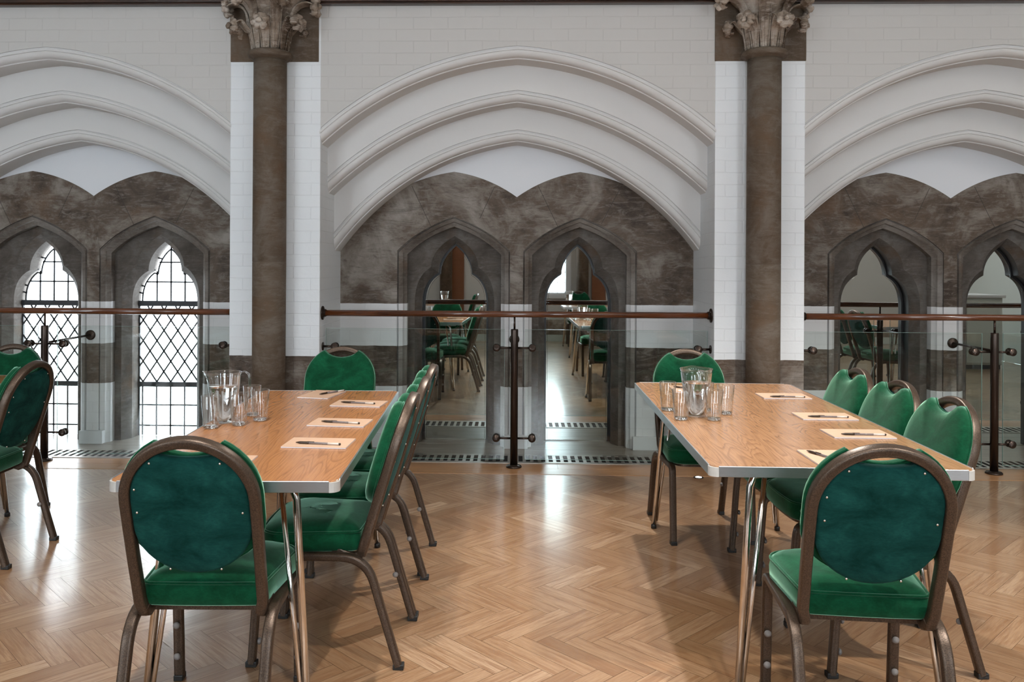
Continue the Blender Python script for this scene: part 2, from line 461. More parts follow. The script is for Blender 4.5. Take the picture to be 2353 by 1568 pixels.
# piers (full height boxes) with painted brick, and stone block at the capital
PIERS = [(-2.030, -1.387), (1.375, 1.995)]
for i, (a, c) in enumerate(PIERS):
    b = MB(); b.box(a, c, -.003, .80, 0, TOP)
    struct(b.build('wall_pier_' + ('left', 'right')[i], M['pier'], bevel=.004))
for i, (a, c) in enumerate(((-5.35, -4.725), (4.705, 5.35))):
    b = MB(); b.box(a, c, -.003, .80, 0, TOP); struct(b.build('wall_end_' + ('left', 'right')[i], M['pier'], bevel=.006))
for i, (a, c) in enumerate(((XL, -5.35), (5.35, XR))):
    b = MB(); b.box(a, c, 0, .8, 0, TOP); struct(b.build('wall_beyond_' + ('left', 'right')[i], M['pier']))
# wall continuing above beam
b = MB(); b.box(XL, XR, -.02, .8, TOP + .16, ZT + .05); struct(b.build('wall_upper', M['face']))
b = MB(); b.box(XL, XR, -.075, .8, TOP + .008, TOP + .17); b.box(XL, XR, -.055, .8, TOP - .004, TOP + .009)
o = b.build('trim_beam', M['beam'], bevel=.004); o.name = 'trim_4'; struct(o)

# ------------------------------------------------------------------ stone windows
def pointed(hw, spring, apex, n=14, flat=.62):
    """jamb foot -> spring -> apex -> spring -> foot, in local x,z"""
    L = [(-hw, 0.0)] + [(-hw, spring * t) for t in (.35, .7)]
    arc = bez((-hw, spring), (-hw * flat, spring + (apex - spring) * .66), (0, apex), n)
    L += arc; L += [(-x, z) for x, z in reversed(arc[:-1])]; L += [(hw, spring * t) for t in (.7, .35)] + [(hw, 0.0)]
    return L
def trefoil(w, z1, cx, cz, apex, n=8):
    lo = bez((-w, z1), (-w, z1 + (cz - z1) * .74), (-cx, cz), n)
    up = bez((-cx, cz), (-cx * .98, cz + (apex - cz) * .58), (0, apex), n)
    L = [(-w, 0.0), (-w, z1 * .5)] + lo + up[1:]
    L += [(-x, z) for x, z in reversed(L[:-1])]
    return L
HO = pointed(.444, 1.545, 1.812, 14); HM = pointed(.400, 1.53, 1.775, 14); HI = pointed(.372, 1.515, 1.737, 14)
TO = trefoil(.318, 1.13, .190, 1.415, 1.665); TI = trefoil(.268, 1.12, .137, 1.372, 1.610)
def L3(loop, cx, y): return [(cx + x, y, z) for x, z in loop]
YS = .70
def headz(x, side_outer):
    # stone head outline over each opening, x measured from opening centre
    if side_outer: R, c = 1.4, -.20
    else: R, c = 1.1, -.15
    return 2.166 - math.sqrt(R * R - c * c) + math.sqrt(R * R - (abs(x) - c) ** 2)
def halfw(loop, z):
    # half width of opening at height z
    best = 0
    pts = [p for p in loop if p[0] <= 1e-6]
    for (xa, za), (xb, zb) in zip(pts, pts[1:]):
        if min(za, zb) <= z <= max(za, zb) and za != zb:
            t = (z - za) / (zb - za); best = max(best, -(xa + (xb - xa) * t))
    return best
wn = 0
MLAB = ['left arched mirror of the middle bay, reflecting green chairs and a table', 'right arched mirror of the middle bay, reflecting a bright strip of floor',
        'arched mirror beside the right stone column, with chair backs reflected in it', 'arched mirror at the right edge of the photo, reflecting a pale wall']
for bi, (bx, x0, x1, nm) in enumerate(BAYS):
    left, right = bx + x0, bx + x1
    # outline of stone facing
    pts = [(left - .0, 0.0), (left, headz(left - (bx - .494), True))]
    for k in range(1, 17): 
        x = left + (bx - .494 - left) * k / 16; pts.append((x, headz(x - (bx - .494), True)))
    for k in range(1, 13):
        x = bx - .494 + .494 * k / 12; pts.append((x, headz(x - (bx - .494), False)))
    for k in range(1, 13):
        x = bx + .494 * k / 12; pts.append((x, headz(x - (bx + .494), False)))
    for k in range(1, 17):
        x = bx + .494 + (right - bx - .494) * k / 16; pts.append((x, headz(x - (bx + .494), True)))
    pts.append((right, 0.0))
    def shift(l, cx): return [(cx + x, z) for x, z in l]
    # openings reach the floor: cut the bottom edge around them
    wl, wr = bx - .494, bx + .494
    bottom = list(reversed(shift(HO, wr))) + list(reversed(shift(HO, wl)))
    struct(region([pts + bottom], YS, YS + .12, 'wall_recess_' + nm, M['stripe']))
    # white tympanum behind the stone heads
    b = MB(); b.box(left, right, YS + .012, YS + .11, 1.60, 2.6)
    # cut: put it only above: a ring of quads above the outline
    b = MB(); ys = YS + .004
    top = []; low = []
    for x, z in pts[1:-1]: top.append((x, ys, 2.55)); low.append((x, ys, z - .01))
    b.loft([top, low], closed=False, smooth=False); b.loft([[(x, ys + .05, z) for x, _, z in top], [(x, ys + .05, z) for x, _, z in low]], closed=False, smooth=False)
    struct(b.build('wall_tympanum_' + nm, M['tymp']))
    # white plinths
    b = MB(); 
    for a, c in ((left, wl - .415), (wl + .400, wr - .400), (wr + .415, right)): b.box(a, c, YS - .035, YS + .16, 0, .105)
    o = b.build('baseboard_' + nm, M['plinth'], bevel=.004); struct(o)
    for si, cx in enumerate((wl, wr)):
        wn += 1
        root = empty('window_%d' % wn, (cx, YS, 0)); root['kind'] = 'structure'
        def part(mb_or_o): pass
        def loc(loop, y): return [(x, y - YS, z) for x, z in loop]
        hood = MB(); hood.loft([loc(HO, YS + .001), loc(HO, YS + .012), loc([(x * .985, z - .006) for x, z in HO], YS + .016), loc([(x * .97, z - .013) for x, z in HO], YS - .004),
                                loc(HM, YS + .012), loc([(x * .985, z - .005) for x, z in HM], YS + .03), loc(HI, YS + .05), loc(HI, YS + .122)], closed=False)
        hood.build('hood_moulding', M['hood'], root, autosm=True)
        # recessed panel with trefoil hole
        reg = [(x, z) for x, z in HI] + list(reversed(TO))
        r = region([[(x, z) for x, z in reg]], YS + .115, YS + .14, 'recessed_panel', M['stonegrey'], root)
        r.location = (0, -YS * S, 0)
        ch = MB(); ch.loft([loc(TO, YS + .115), loc([((a[0] * .5 + c[0] * .5), (a[1] * .5 + c[1] * .5)) for a, c in zip(TO, TI)], YS + .155), loc(TI, YS + .20)], closed=False)
        ch.build('chamfered_reveal', M['stonegrey'], root, autosm=True)
        IN = [(x * .93, z - .020 * min(1, max(0, (z - 1.1) / .4))) for x, z in TI]
        if bi == 0:
            ed = MB(); ed.loft([loc(TI, YS + .20), loc(TI, YS + .36)], closed=False); ed.build('inner_reveal', M['stonegrey'], root, autosm=True)
            gy = YS + .33
            pn = MB(); k = len(TI); pn.add([(x, gy - YS, z) for x, z in TI] + [(x, gy - YS + .004, z) for x, z in TI], [tuple(range(k)), tuple(range(2 * k - 1, k - 1, -1))])
            pn.build('pane', M['pane'], root)
            ld = MB(); yq = gy - YS - .004; t = .0060; W = .266
            def bar(xa, za, xb, zb, tt=t, dy=.008):
                d = Vector((xb - xa, zb - za)); 
                if d.length < 1e-4: return
                d.normalize(); nx, nz = -d.y * tt, d.x * tt
                vs = [(xa + nx, yq - dy / 2, za + nz), (xb + nx, yq - dy / 2, zb + nz), (xb - nx, yq - dy / 2, zb - nz), (xa - nx, yq - dy / 2, za - nz)]
                vs += [(x, y + dy, z) for x, y, z in vs]
                ld.add(vs, [(0, 1, 2, 3), (7, 6, 5, 4), (0, 4, 5, 1), (1, 5, 6, 2), (2, 6, 7, 3), (3, 7, 4, 0)])
            # head: verticals, horizontals, inset border
            for x in (0, -.118, .118):
                zt = 1.61 if x == 0 else max(z for z in [1.12 + .002 * i for i in range(240)] if halfw(TI, z) > abs(x) + .025)
                bar(x, 1.12, x, zt)
            for z in (1.279, 1.443): w = halfw(TI, z) - .028; bar(-w, z, w, z)
            ins = [(x * (1 - .028 / max(.06, abs(x))) if abs(x) > .05 else 0, z - (.03 if abs(x) < .14 else .0)) for x, z in TI if z > 1.1]
            for p, q2 in zip(ins, ins[1:]): bar(*p, *q2)
            for sx in (-1, 1):
                for xx, zz in ((.262, 1.19), (.255, 1.25), (.11, 1.48), (.165, 1.385)): bar(sx * (xx - .033), zz - .008, sx * xx, zz)
            # lattice
            za, zb2 = .448, 1.078; px, pz = .1165, .171
            for sgn in (-1, 1):
                for k2 in range(-12, 13):
                    # line x = sgn*(z-zo)*px/pz + k*px
                    seg = []
                    xo = k2 * px
                    f = lambda z: xo + sgn * (z - za) * px / pz
                    zl, zh = za, zb2
                    for lim in (-W, W):
                        zc = za + (lim - xo) / (sgn * px / pz)
                        if sgn > 0:
                            if lim < 0: zl = max(zl, zc)
                            else: zh = min(zh, zc)
                        else:
                            if lim < 0: zh = min(zh, zc)
                            else: zl = max(zl, zc)
                    if zh > zl + .005: bar(f(zl), zl, f(zh), zh)
            for x in (0, -.118, .118, -.236, .236): bar(x, .005, x, .41)
            for z in (.256, .085): bar(-W, z, W, z)
            ld.build('lead_cames', M['lead'], root)
            fr = MB()
            for z0, z1 in ((1.078, 1.122), (.408, .448)): fr.box(-.268, .268, gy - YS - .02, gy - YS + .005, z0, z1)
            fr.box(-.268, -.258, gy - YS - .012, gy - YS + .004, 0, 1.1); fr.box(.258, .268, gy - YS - .012, gy - YS + .004, 0, 1.1)
            fr.build('iron_frame', M['lead'], root)
        else:
            ed = MB(); ed.loft([loc(TI, YS + .20), loc(TI, YS + .288), loc(IN, YS + .288), loc(IN, YS + .31)], closed=False); ed.build('mirror_edge', M['mframe'], root, autosm=True)
            y1 = YS + .292
            mm = MB(); k = len(IN); LP = [(cx + x, y1, z if z > .01 else .01) for x, z in IN]
            mm.add(LP + [(x, y + .006, z) for x, y, z in LP], [tuple(range(k)), tuple(range(2 * k - 1, k - 1, -1))] + [(i, (i + 1) % k, k + (i + 1) % k, k + i) for i in range(k)])
            o = mm.build('arched_mirror', M['mirror'])
            tag(o, MLAB[(bi - 1) * 2 + si], 'mirror')
            bv = MB(); zc = .8
            bv.loft([[(cx + x * .955, y1 - .0006, zc + (z - zc) * .985) for x, z in IN], [(cx + x, y1 + .0025, z) for x, z in IN]], closed=True, smooth=False)
            bv.build('bevelled_rim', M['mirror'], o)
            b = MB(); b.box(-.29, .29, y1 - YS + .008, y1 - YS + .03, 0, 1.7); b.build('mirror_backing', M['mframe'], root)
    # dark panel closing the wall behind mirrors
    if bi:
        b = MB(); b.box(left, right, YS + .34, YS + .4, 0, 2.6); struct(b.build('wall_backing_' + nm, M['dark']))
    # threshold of worn boards inside the bay
    b = MB(); yy = .462
    for k in range(3): b.box(left, right, yy + k * .19, yy + (k + 1) * .19 - .002, -.001, .003)
    struct(b.build('floor_threshold_' + nm, M['sill']))
    # floor grille
    g = empty('floor_grille', ((left + right) / 2, .325, 0), 0, {'left': 'slotted metal floor grille below the leaded windows', 'centre': 'slotted metal floor grille in front of the middle bay mirrors', 'right': 'slotted metal floor grille behind the right-hand chairs'}[nm], 'grille')
    hw = (right - left) / 2 - .004
    f = MB(); f.box(-hw, hw, -.135, -.095, 0, .007); f.box(-hw, hw, .105, .135, 0, .007); f.build('frame', M['steel'], g, bevel=.0012, seg=1)
    t = MB(); t.box(-hw, hw, -.095, .105, 0, .0012); t.build('shade_plate', M['dark'], g)  # black plate, painted shade in place of a pit below the slats
    s_ = MB(); x = -hw
    while x < hw: s_.box(x, min(hw, x + .024), -.096, .106, .001, .0066); x += .0552
    s_.build('slats', M['steel'], g)

# ------------------------------------------------------------------ columns
def column(cx, label, cflip):
    cy = -.105; root = empty('stone_column', (cx, cy, 0), 0, label, 'column')
    r = .1135
    sh = MB(); sh.lathe([(r, 0.0), (r, .9), (r + .001, 1.448), (r - .0015, 1.450), (r + .001, 1.452), (r, 2.2), (r - .001, 2.87)], n=40); sh.build('shaft', M['stonebrown'], root)
    rg = MB(); rg.lathe([(r - .01, 2.845), (r + .006, 2.850), (r + .012, 2.858), (r + .030, 2.862), (r + .038, 2.872), (r + .040, 2.885), (r + .034, 2.900), (r + .018, 2.908), (r - .01, 2.909)], n=40); rg.build('necking_ring', M['stonebrown'], root)
    bl = MB(); bl.lathe([(.098, 2.90), (.102, 2.98), (.112, 3.06), (.135, 3.14), (.175, 3.21), (.235, 3.27), (.29, 3.32), (.31, 3.40), (.31, 3.44)], n=40); bl.build('bell', M['carve'], root)
    bk = MB(); bk.box(-.30 - .012, .315, -cy - .012, -cy + .02, 2.864, TOP + .02); bk.build('backing_block', M['stonebrown'], root, bevel=.004)
    rnd = random.Random(3 if cflip else 11)
    for k in range(12):
        a = 2 * PI * k / 12 + (.26 if cflip else 0.0)
        dx, dy = math.cos(a), math.sin(a)
        if dy > .55: continue
        tall = k % 2 == 0
        zt = (3.235 if tall else 3.10) + rnd.uniform(-.015, .02); rt = (.30 if tall else .235) + rnd.uniform(-.01, .02)
        path = [(.108, 2.905), (.116, 2.97), (.126, 3.03), (.15, zt - .05), (.19, zt - .005), (rt - .04, zt + .012), (rt, zt - .012), (rt + .014, zt - .05), (rt - .012, zt - .075), (rt - .035, zt - .060)]
        wd = [.024, .026, .030, .042, .052, .058, .055, .043, .030, .016]
        loops = []
        for (rr, zz), w in zip(path, wd):
            row = []
            for j, q in enumerate((-1, -.6, -.25, 0, .25, .6, 1)):
                bulge = (.016 * (1 - abs(q)) - (.010 if q == 0 else 0)) + .004 * math.sin(q * 9)
                ww = w * q * (1 + .12 * math.sin(zz * 60 + k))
                rad = rr + bulge
                row.append((dx * rad - dy * ww, dy * rad + dx * ww, zz))
            loops.append(row)
        lf = MB(); lf.loft(loops, closed=False, smooth=True)
        o = lf.build('carved_leaf', M['carve'], root); so = o.modifiers.new('Solid', 'SOLIDIFY'); so.thickness = .012; so.offset = 0
        su = o.modifiers.new('Sub', 'SUBSURF'); su.levels = su.render_levels = 1
        # ribs up the stem
        rib = MB()
        for q in (-.022, 0, .022):
            rib.tube([(dx * (rr + .014) - dy * q * (1 + i * .25), dy * (rr + .014) + dx * q * (1 + i * .25), zz) for i, (rr, zz) in enumerate(path[:5])], .0042, 6)
        for i in range(9):
            zz = 2.93 + i * .016; rib.ball((dx * .128 - dy * .011, dy * .128 + dx * .011, zz), .0055, 6, 4)
        rib.build('beaded_stem', M['carve'], root)
        # floral boss at the tip
        bs = MB(); c = Vector((dx * (rt + .004), dy * (rt + .004), zt - .035 + (.02 if tall else 0)))
        side = Vector((-dy, dx, 0)); up = Vector((0, 0, 1))
        R0 = .050 if tall else .038
        for i in range(6):
            aa = 2 * PI * i / 6 + rnd.random() * .6
            p = c + side * math.cos(aa) * R0 + up * math.sin(aa) * R0 * .9 + Vector((dx, dy, 0)) * .006
            bs.ball(tuple(p), .031 * rnd.uniform(.8, 1.15), 9, 6, (1, 1, .85))
        bs.ball(tuple(c + Vector((dx, dy, 0)) * .030), .021, 9, 6)
        o = bs.build('carved_flower', M['carve'], root)
        dm = o.modifiers.new('Sub', 'SUBSURF'); dm.levels = dm.render_levels = 1
        tx = bpy.data.textures.new('carving_%d' % k, 'CLOUDS'); tx.noise_scale = .022
        dd = o.modifiers.new('Disp', 'DISPLACE'); dd.texture = tx; dd.strength = .026; dd.mid_level = .5
    return root
column(-1.717, 'left of the two brown stone columns, with curling carved leaves at its capital', False)
column(1.683, 'right of the two brown stone columns, with round carved flowers at its capital', True)

# ------------------------------------------------------------------ balustrades
RZ = 1.088; YR = .085
def balustrade(bx, left, right, post, yp, label, stay):
    root = empty('balustrade', (post, yp, 0), 0, label, 'balustrade')
    a, c = left - post, right - post
    hr = MB(); hr.lathe([(.0225, a + .006), (.0225, c - .006)], (0, 0, RZ), 20, axis='x'); hr.build('handrail', M['railwood'], root)
    for x, s in ((a, 1), (c, -1)):
        f = MB(); f.lathe([(.05, x), (.05, x + s * .008), (.042, x + s * .012), (.028, x + s * .013), (.028, x + s * .028)], (0, 0, RZ), 24, axis='x'); f.build('end_flange', M['bal'], root)
    p = MB(); p.lathe([(.0265, .014), (.0265, .975), (.025, .982), (.0, .983)], (0, 0, 0), 24, caps=True); po = p.build('post', M['bal'], root)
    q = MB(); q.lathe([(.056, 0), (.056, .010), (.050, .016), (.03, .017), (.029, .022)], (0, 0, 0), 28); q.build('base_flange', M['bal'], po)
    q = MB(); q.lathe([(.0075, .98), (.0075, RZ - .018)], (0, 0, 0), 12); q.build('rail_support', M['bal'], po)
    yg = .028
    for x0_, x1_ in ((a + .022, -.070), (.077, c - .022)):
        g = MB(); g.box(x0_, x1_, yg, yg + .010, .052, .977); gp = g.build('glass_panel', M['sheet'], root)
        e = MB(); e.box(x0_, x1_, yg, yg + .010, .977, .9782); e.box(x0_, x1_, yg, yg + .010, .0508, .052)
        e.box(x0_ - .0012, x0_, yg, yg + .010, .0508, .9782); e.box(x1_, x1_ + .0012, yg, yg + .010, .0508, .9782); e.build('polished_edge', M['gedge'], gp)
    for z in (.848, .205):
        for sx in (-1, 1):
            br = MB(); br.lathe([(.0075, sx * .02), (.0075, sx * .125)], (0, .012, z), 10, axis='x')
            br.lathe([(.0, -.004), (.024, -.004), (.027, .0), (.027, .010), (.024, .014), (.0, .014)], (sx * .127, 0.0, z), 22, axis='y')
            br.lathe([(.0, .0), (.026, .0), (.026, .012), (.0, .012)], (sx * .127, yg + .011, z), 22, axis='y'); br.build('glass_clamp', M['bal'], root)
            x = a if sx < 0 else c
            br = MB(); br.lathe([(.030, x), (.030, x - sx * .007)], (0, .015, z), 22, axis='x'); br.lathe([(.0085, x - sx * .005), (.0085, x - sx * .085)], (0, .015, z), 10, axis='x')
            br.lathe([(.0, -.004), (.024, -.004), (.027, .0), (.027, .010), (.0, .012)], (x - sx * .088, .0, z), 22, axis='y'); br.lathe([(.0, .0), (.026, .0), (.026, .012), (.0, .012)], (x - sx * .088, yg + .011, z), 22, axis='y')
            br.build('wall_clamp', M['bal'], root)
    st = MB(); st.tube([(0, .02, .855), (stay[0] - post, stay[1] - yp - .012, stay[2])], .009, 10)
    st.lathe([(.040, 0), (.040, -.008), (.034, -.012), (.0, -.013)], (stay[0] - post, stay[1] - yp, stay[2]), 26, axis='y'); st.build('wall_stay', M['bal'], root)
balustrade(-3.365, -4.725, -2.030, -3.415, .10, 'glass balustrade with handrail in front of the leaded windows', (-3.383, .70, .862))
balustrade(0, -1.387, 1.375, -.012, .075, 'glass balustrade with handrail across the middle bay between the two columns', (-.014, .70, .855))
balustrade(3.345, 1.995, 4.705, 3.328, .06, 'glass balustrade with handrail at the right edge, beyond the right table', (3.363, .70, .852))
# recessed floor light
fl = empty('floor_light', (1.243, -.145, 0), 0, 'small round light set into the floor under the right table end', 'floor light')
b = MB(); b.lathe([(.034, 0), (.034, .003), (.026, .0045), (.025, .001)], n=24); b.build('ring', M['black'], fl)
b = MB(); b.lathe([(.021, .0005), (.021, .004)], n=24); b.build('lens', M['lens'], fl)

# ------------------------------------------------------------------ chair (front faces +y)
BO = Vector((0, -.128, .415)); BT = Vector((0, -.292, .956)); BN = Vector((0, .956, .292))
def bp(x, s, n=0.0): p = BO + BT * s + BN * n; return (x, p.y, p.z)
def back_outline(hw, s_bot, s_mid, s_top_c, R, notch_w, notch_d, n=10):
    L = []
    for i in range(2 * n + 1):       # bottom half ellipse, left -> right
        a = PI + PI * i / (2 * n); L.append((hw * math.cos(a), s_mid + (s_mid - s_bot) * math.sin(a)))
    m = 24
    for i in range(1, m):            # top, right -> left
        a = PI * i / m; x = R * math.cos(a) * (hw / R); s = s_top_c + R * math.sin(a)
        if abs(x) < notch_w:
            k = 1 - (abs(x) / notch_w) ** 2
            s = s_top_c + math.sqrt(max(0, R * R - (x * R / hw) ** 2)) - notch_d * (k ** .8)
        L.append((x, s))
    L.insert(2 * n + 1, (hw, s_top_c)); L.append((-hw, s_top_c))
    return L
def make_chair():
    root = empty('banquet_chair', (0, 0, 0))
    sec = rrect(.028, .034, .008)
    for sx in (-1, 1):
        x = .207
        path = [(sx * x, -.262, .012), (sx * x, -.205, .200), (sx * x, -.178, .29)] + bez((sx * x, -.172, .31), (sx * x, -.145, .395), (sx * x, -.05, .397), 7) + [(sx * x, .06, .397)]
        lg = MB(); lg.sweep(path, sec, (1, 0, 0)); o = lg.build('leg', M['hammer'], root, autosm=True)
        f = MB(); f.box(sx * x - .016, sx * x + .016, -.283, -.244, 0, .020); f.build('rubber_foot', M['black'], o, bevel=.003)
        f = MB(); 
        for z, y in ((.19, -.195),): f.lathe([(.010, 0), (.012, -sx * .006), (.009, -sx * .011), (.0, -sx * .012)], (sx * (x - .014), y, z), 12, axis='x')
        f.build('stacking_button', M['bump'], o)
        path = [(sx * x, .265, .012), (sx * x, .245, .30), (sx * x, .240, .36)] + bez((sx * x, .238, .372), (sx * x, .234, .397), (sx * x, .205, .397), 4) + [(sx * x, .06, .397)]
        lg = MB(); lg.sweep(path, sec, (1, 0, 0)); o = lg.build('leg', M['hammer'], root, autosm=True)
        f = MB(); f.box(sx * x - .016, sx * x + .016, .245, .285, 0, .020); f.build('rubber_foot', M['black'], o, bevel=.003)
        for z in (.09, .20): f = MB(); f.lathe([(.010, 0), (.0125, -.006), (.009, -.011), (.0, -.012)], (sx * x, .243 - (z - .09) * .07, z), 12, axis='y'); f.build('stacking_button', M['bump'], o)
    # hoop
    P = []
    pts = [(-.150, -.03, 0), (-.172, -.012, 0)]
    hp = [(-.176, -.018), (-.184, .02), (-.1845, .08), (-.186, .16), (-.187, .26), (-.187, .36)]
    arc = [(-.187 * math.cos(a), .362 + .187 * math.sin(a)) for a in [PI * i / 26 for i in range(1, 26)]]
    full = hp + arc + [(-a, c) for a, c in reversed(hp)]
    path = [bp(-.166, -.035, .075), bp(-.170, -.038, .045), bp(-.173, -.034, .018)] + [bp(a, c) for a, c in full] + [bp(.173, -.034, .018), bp(.170, -.038, .045), bp(.166, -.035, .075)]
    hoop = MB(); core = [bp(a, c) for a, c in full]
    hoop.sweep(core, rrect(.031, .037, .009), tuple(BN))
    for sx in (-1, 1):   # curled feet of the hoop running in under the seat
        hoop.sweep([bp(sx * .176, -.004, .0), bp(sx * .176, -.022, .004), bp(sx * .176, -.036, .022), bp(sx * .176, -.036, .05), bp(sx * .178, -.022, .11)], rrect(.030, .031, .008), (1, 0, 0))
    hoop.build('back_frame', M['hammer'], root, autosm=True)
    # front cushion
    O = back_outline(.203, .128, .285, .366, .196, .100, .068)
    ctr = (0, .315)
    ringsp = [(.93, .016), (.985, .017), (1.005, .026), (1.0, .040), (.965, .052), (.88, .060), (.72, .064), (.5, .066), (.28, .067), (.02, .067)]
    loops = [[bp(ctr[0] + (x - ctr[0]) * k, ctr[1] + (s - ctr[1]) * k, h) for x, s in O] for k, h in ringsp]
    c = MB(); c.loft(loops, True, True, True); c.build('backrest', M['green'], root)
    pr = MB(); pr.tube([bp(ctr[0] + (x) * 1.0, ctr[1] + (s - ctr[1]) * 1.0, .022) for x, s in O + O[:1]], .004, 6, False); pr.build('piping', M['green'], root)
    # rear panel
    O2 = back_outline(.172, .120, .280, .372, .160, .085, .034)
    loops = [[bp((x) * k, ctr[1] + (s - ctr[1]) * k, h) for x, s in O2] for k, h in [(.95, .016), (1, .013), (1.0, -.002), (.985, -.009), (.94, -.013), (.7, -.016), (.4, -.017), (.02, -.017)]]
    c = MB(); c.loft(loops, True, True, True); pan = c.build('back_panel', M['teal'], root)
    for x, s in ((-.152, .33), (.152, .33), (-.152, .405), (-.075, .140), (.075, .140), (.10, .490), (-.10, .490)):
        st = MB(); st.ball(bp(x, s, -.0145), .0042, 8, 5); st.build('stud', M['chrome'], pan)
    # seat
    def seat_loop(k, z, inset=0.0):
        L = []; hwf, hwr, y0, y1 = .214 - inset, .186 - inset, -.118 + inset, .245 - inset
        def corner(cx, cy, r, a0, a1, n=6):
            for i in range(n + 1):
                a = math.radians(a0 + (a1 - a0) * i / n); L.append((cx + r * math.cos(a), cy + r * math.sin(a), z))
        rf, rr = .085, .028
        corner(hwf - rf, y1 - rf, rf, 5, 84)
        for i in range(1, 4): t = -1 + 2 * i / 4; L.append((-(hwf - rf) * t, y1 + .006 * (1 - t * t), z))
        corner(-(hwf - rf), y1 - rf, rf, 96, 175)
        corner(-(hwr - rr), y0 + rr, rr, 180, 270)
        for i in range(1, 4): t = -1 + 2 * i / 4; L.append(((hwr - rr) * t, y0 - .004 * (1 - t * t), z))
        corner(hwr - rr, y0 + rr, rr, 270, 360)
        return L
    s = MB(); s.loft([seat_loop(0, .409, .03), seat_loop(0, .408, .008), seat_loop(0, .414, -.001), seat_loop(0, .445, -.003), seat_loop(0, .468, .0), seat_loop(0, .477, .003), seat_loop(0, .488, .012), seat_loop(0, .499, .032), seat_loop(0, .508, .07), seat_loop(0, .512, .12), seat_loop(0, .514, .17)], True, True, True)
    s.build('seat', M['green'], root)
    p = MB(); p.tube(seat_loop(0, .478, .0005) + seat_loop(0, .478, .0005)[:1], .0045, 7, False); p.build('seat_piping', M['green'], root)
    sf = MB(); sf.loft([[(x, max(y, -.05), z) for x, y, z in seat_loop(0, zz, .018)] for zz in (.393, .409)], True, False, True); sf.build('seat_frame', M['hammer'], root)
    cb = MB(); cb.box(-.195, .195, .10, .125, .378, .397); cb.box(-.195, .195, -.07, -.045, .378, .397); cb.build('crossbar', M['hammer'], root)
    return root
proto = make_chair(); used = [False]
def chair(x, y, deg, label, group):
    o = proto if not used[0] else copy_tree(proto)
    used[0] = True
    return place(o, (x, y, 0), math.radians(deg), label, 'chair', group)
GL, GR, GA, GM = 'green chairs around the left table', 'green chairs around the right table', 'green chairs at the left edge table', 'green chairs seen only in the mirrors'
chair(-.945, -3.295, 2.0, 'green chair nearest the camera at the left table, its teal back panel towards us', GL)
chair(-1.02, -1.285, 179, 'green chair at the far end of the left table, facing the camera', GL)
chair(-.677, -2.725, 90, 'nearest of the three green chairs along the right side of the left table', GL)
chair(-.677, -2.28, 90, 'middle of the three green chairs along the right side of the left table', GL)
chair(-.690, -1.81, 88.5, 'farthest of the three green chairs along the right side of the left table', GL)
chair(1.045, -3.295, -4.5, 'green chair nearest the camera at the right table, its teal back panel towards us', GR)
chair(1.005, -1.262, 184, 'green chair at the far end of the right table, behind the water jug', GR)
chair(1.372, -2.715, 92, 'nearest of the three green chairs along the right side of the right table', GR)
chair(1.368, -2.275, 92, 'middle of the three green chairs along the right side of the right table', GR)
chair(1.360, -1.84, 91, 'farthest of the three green chairs along the right side of the right table', GR)
chair(-2.655, -1.824, 90, 'green chair at the left edge of the photo with its oval back turned to us', GA)
chair(-2.975, -1.285, 180, 'green chair at the left edge behind the orange tabletop, facing the camera', GA)

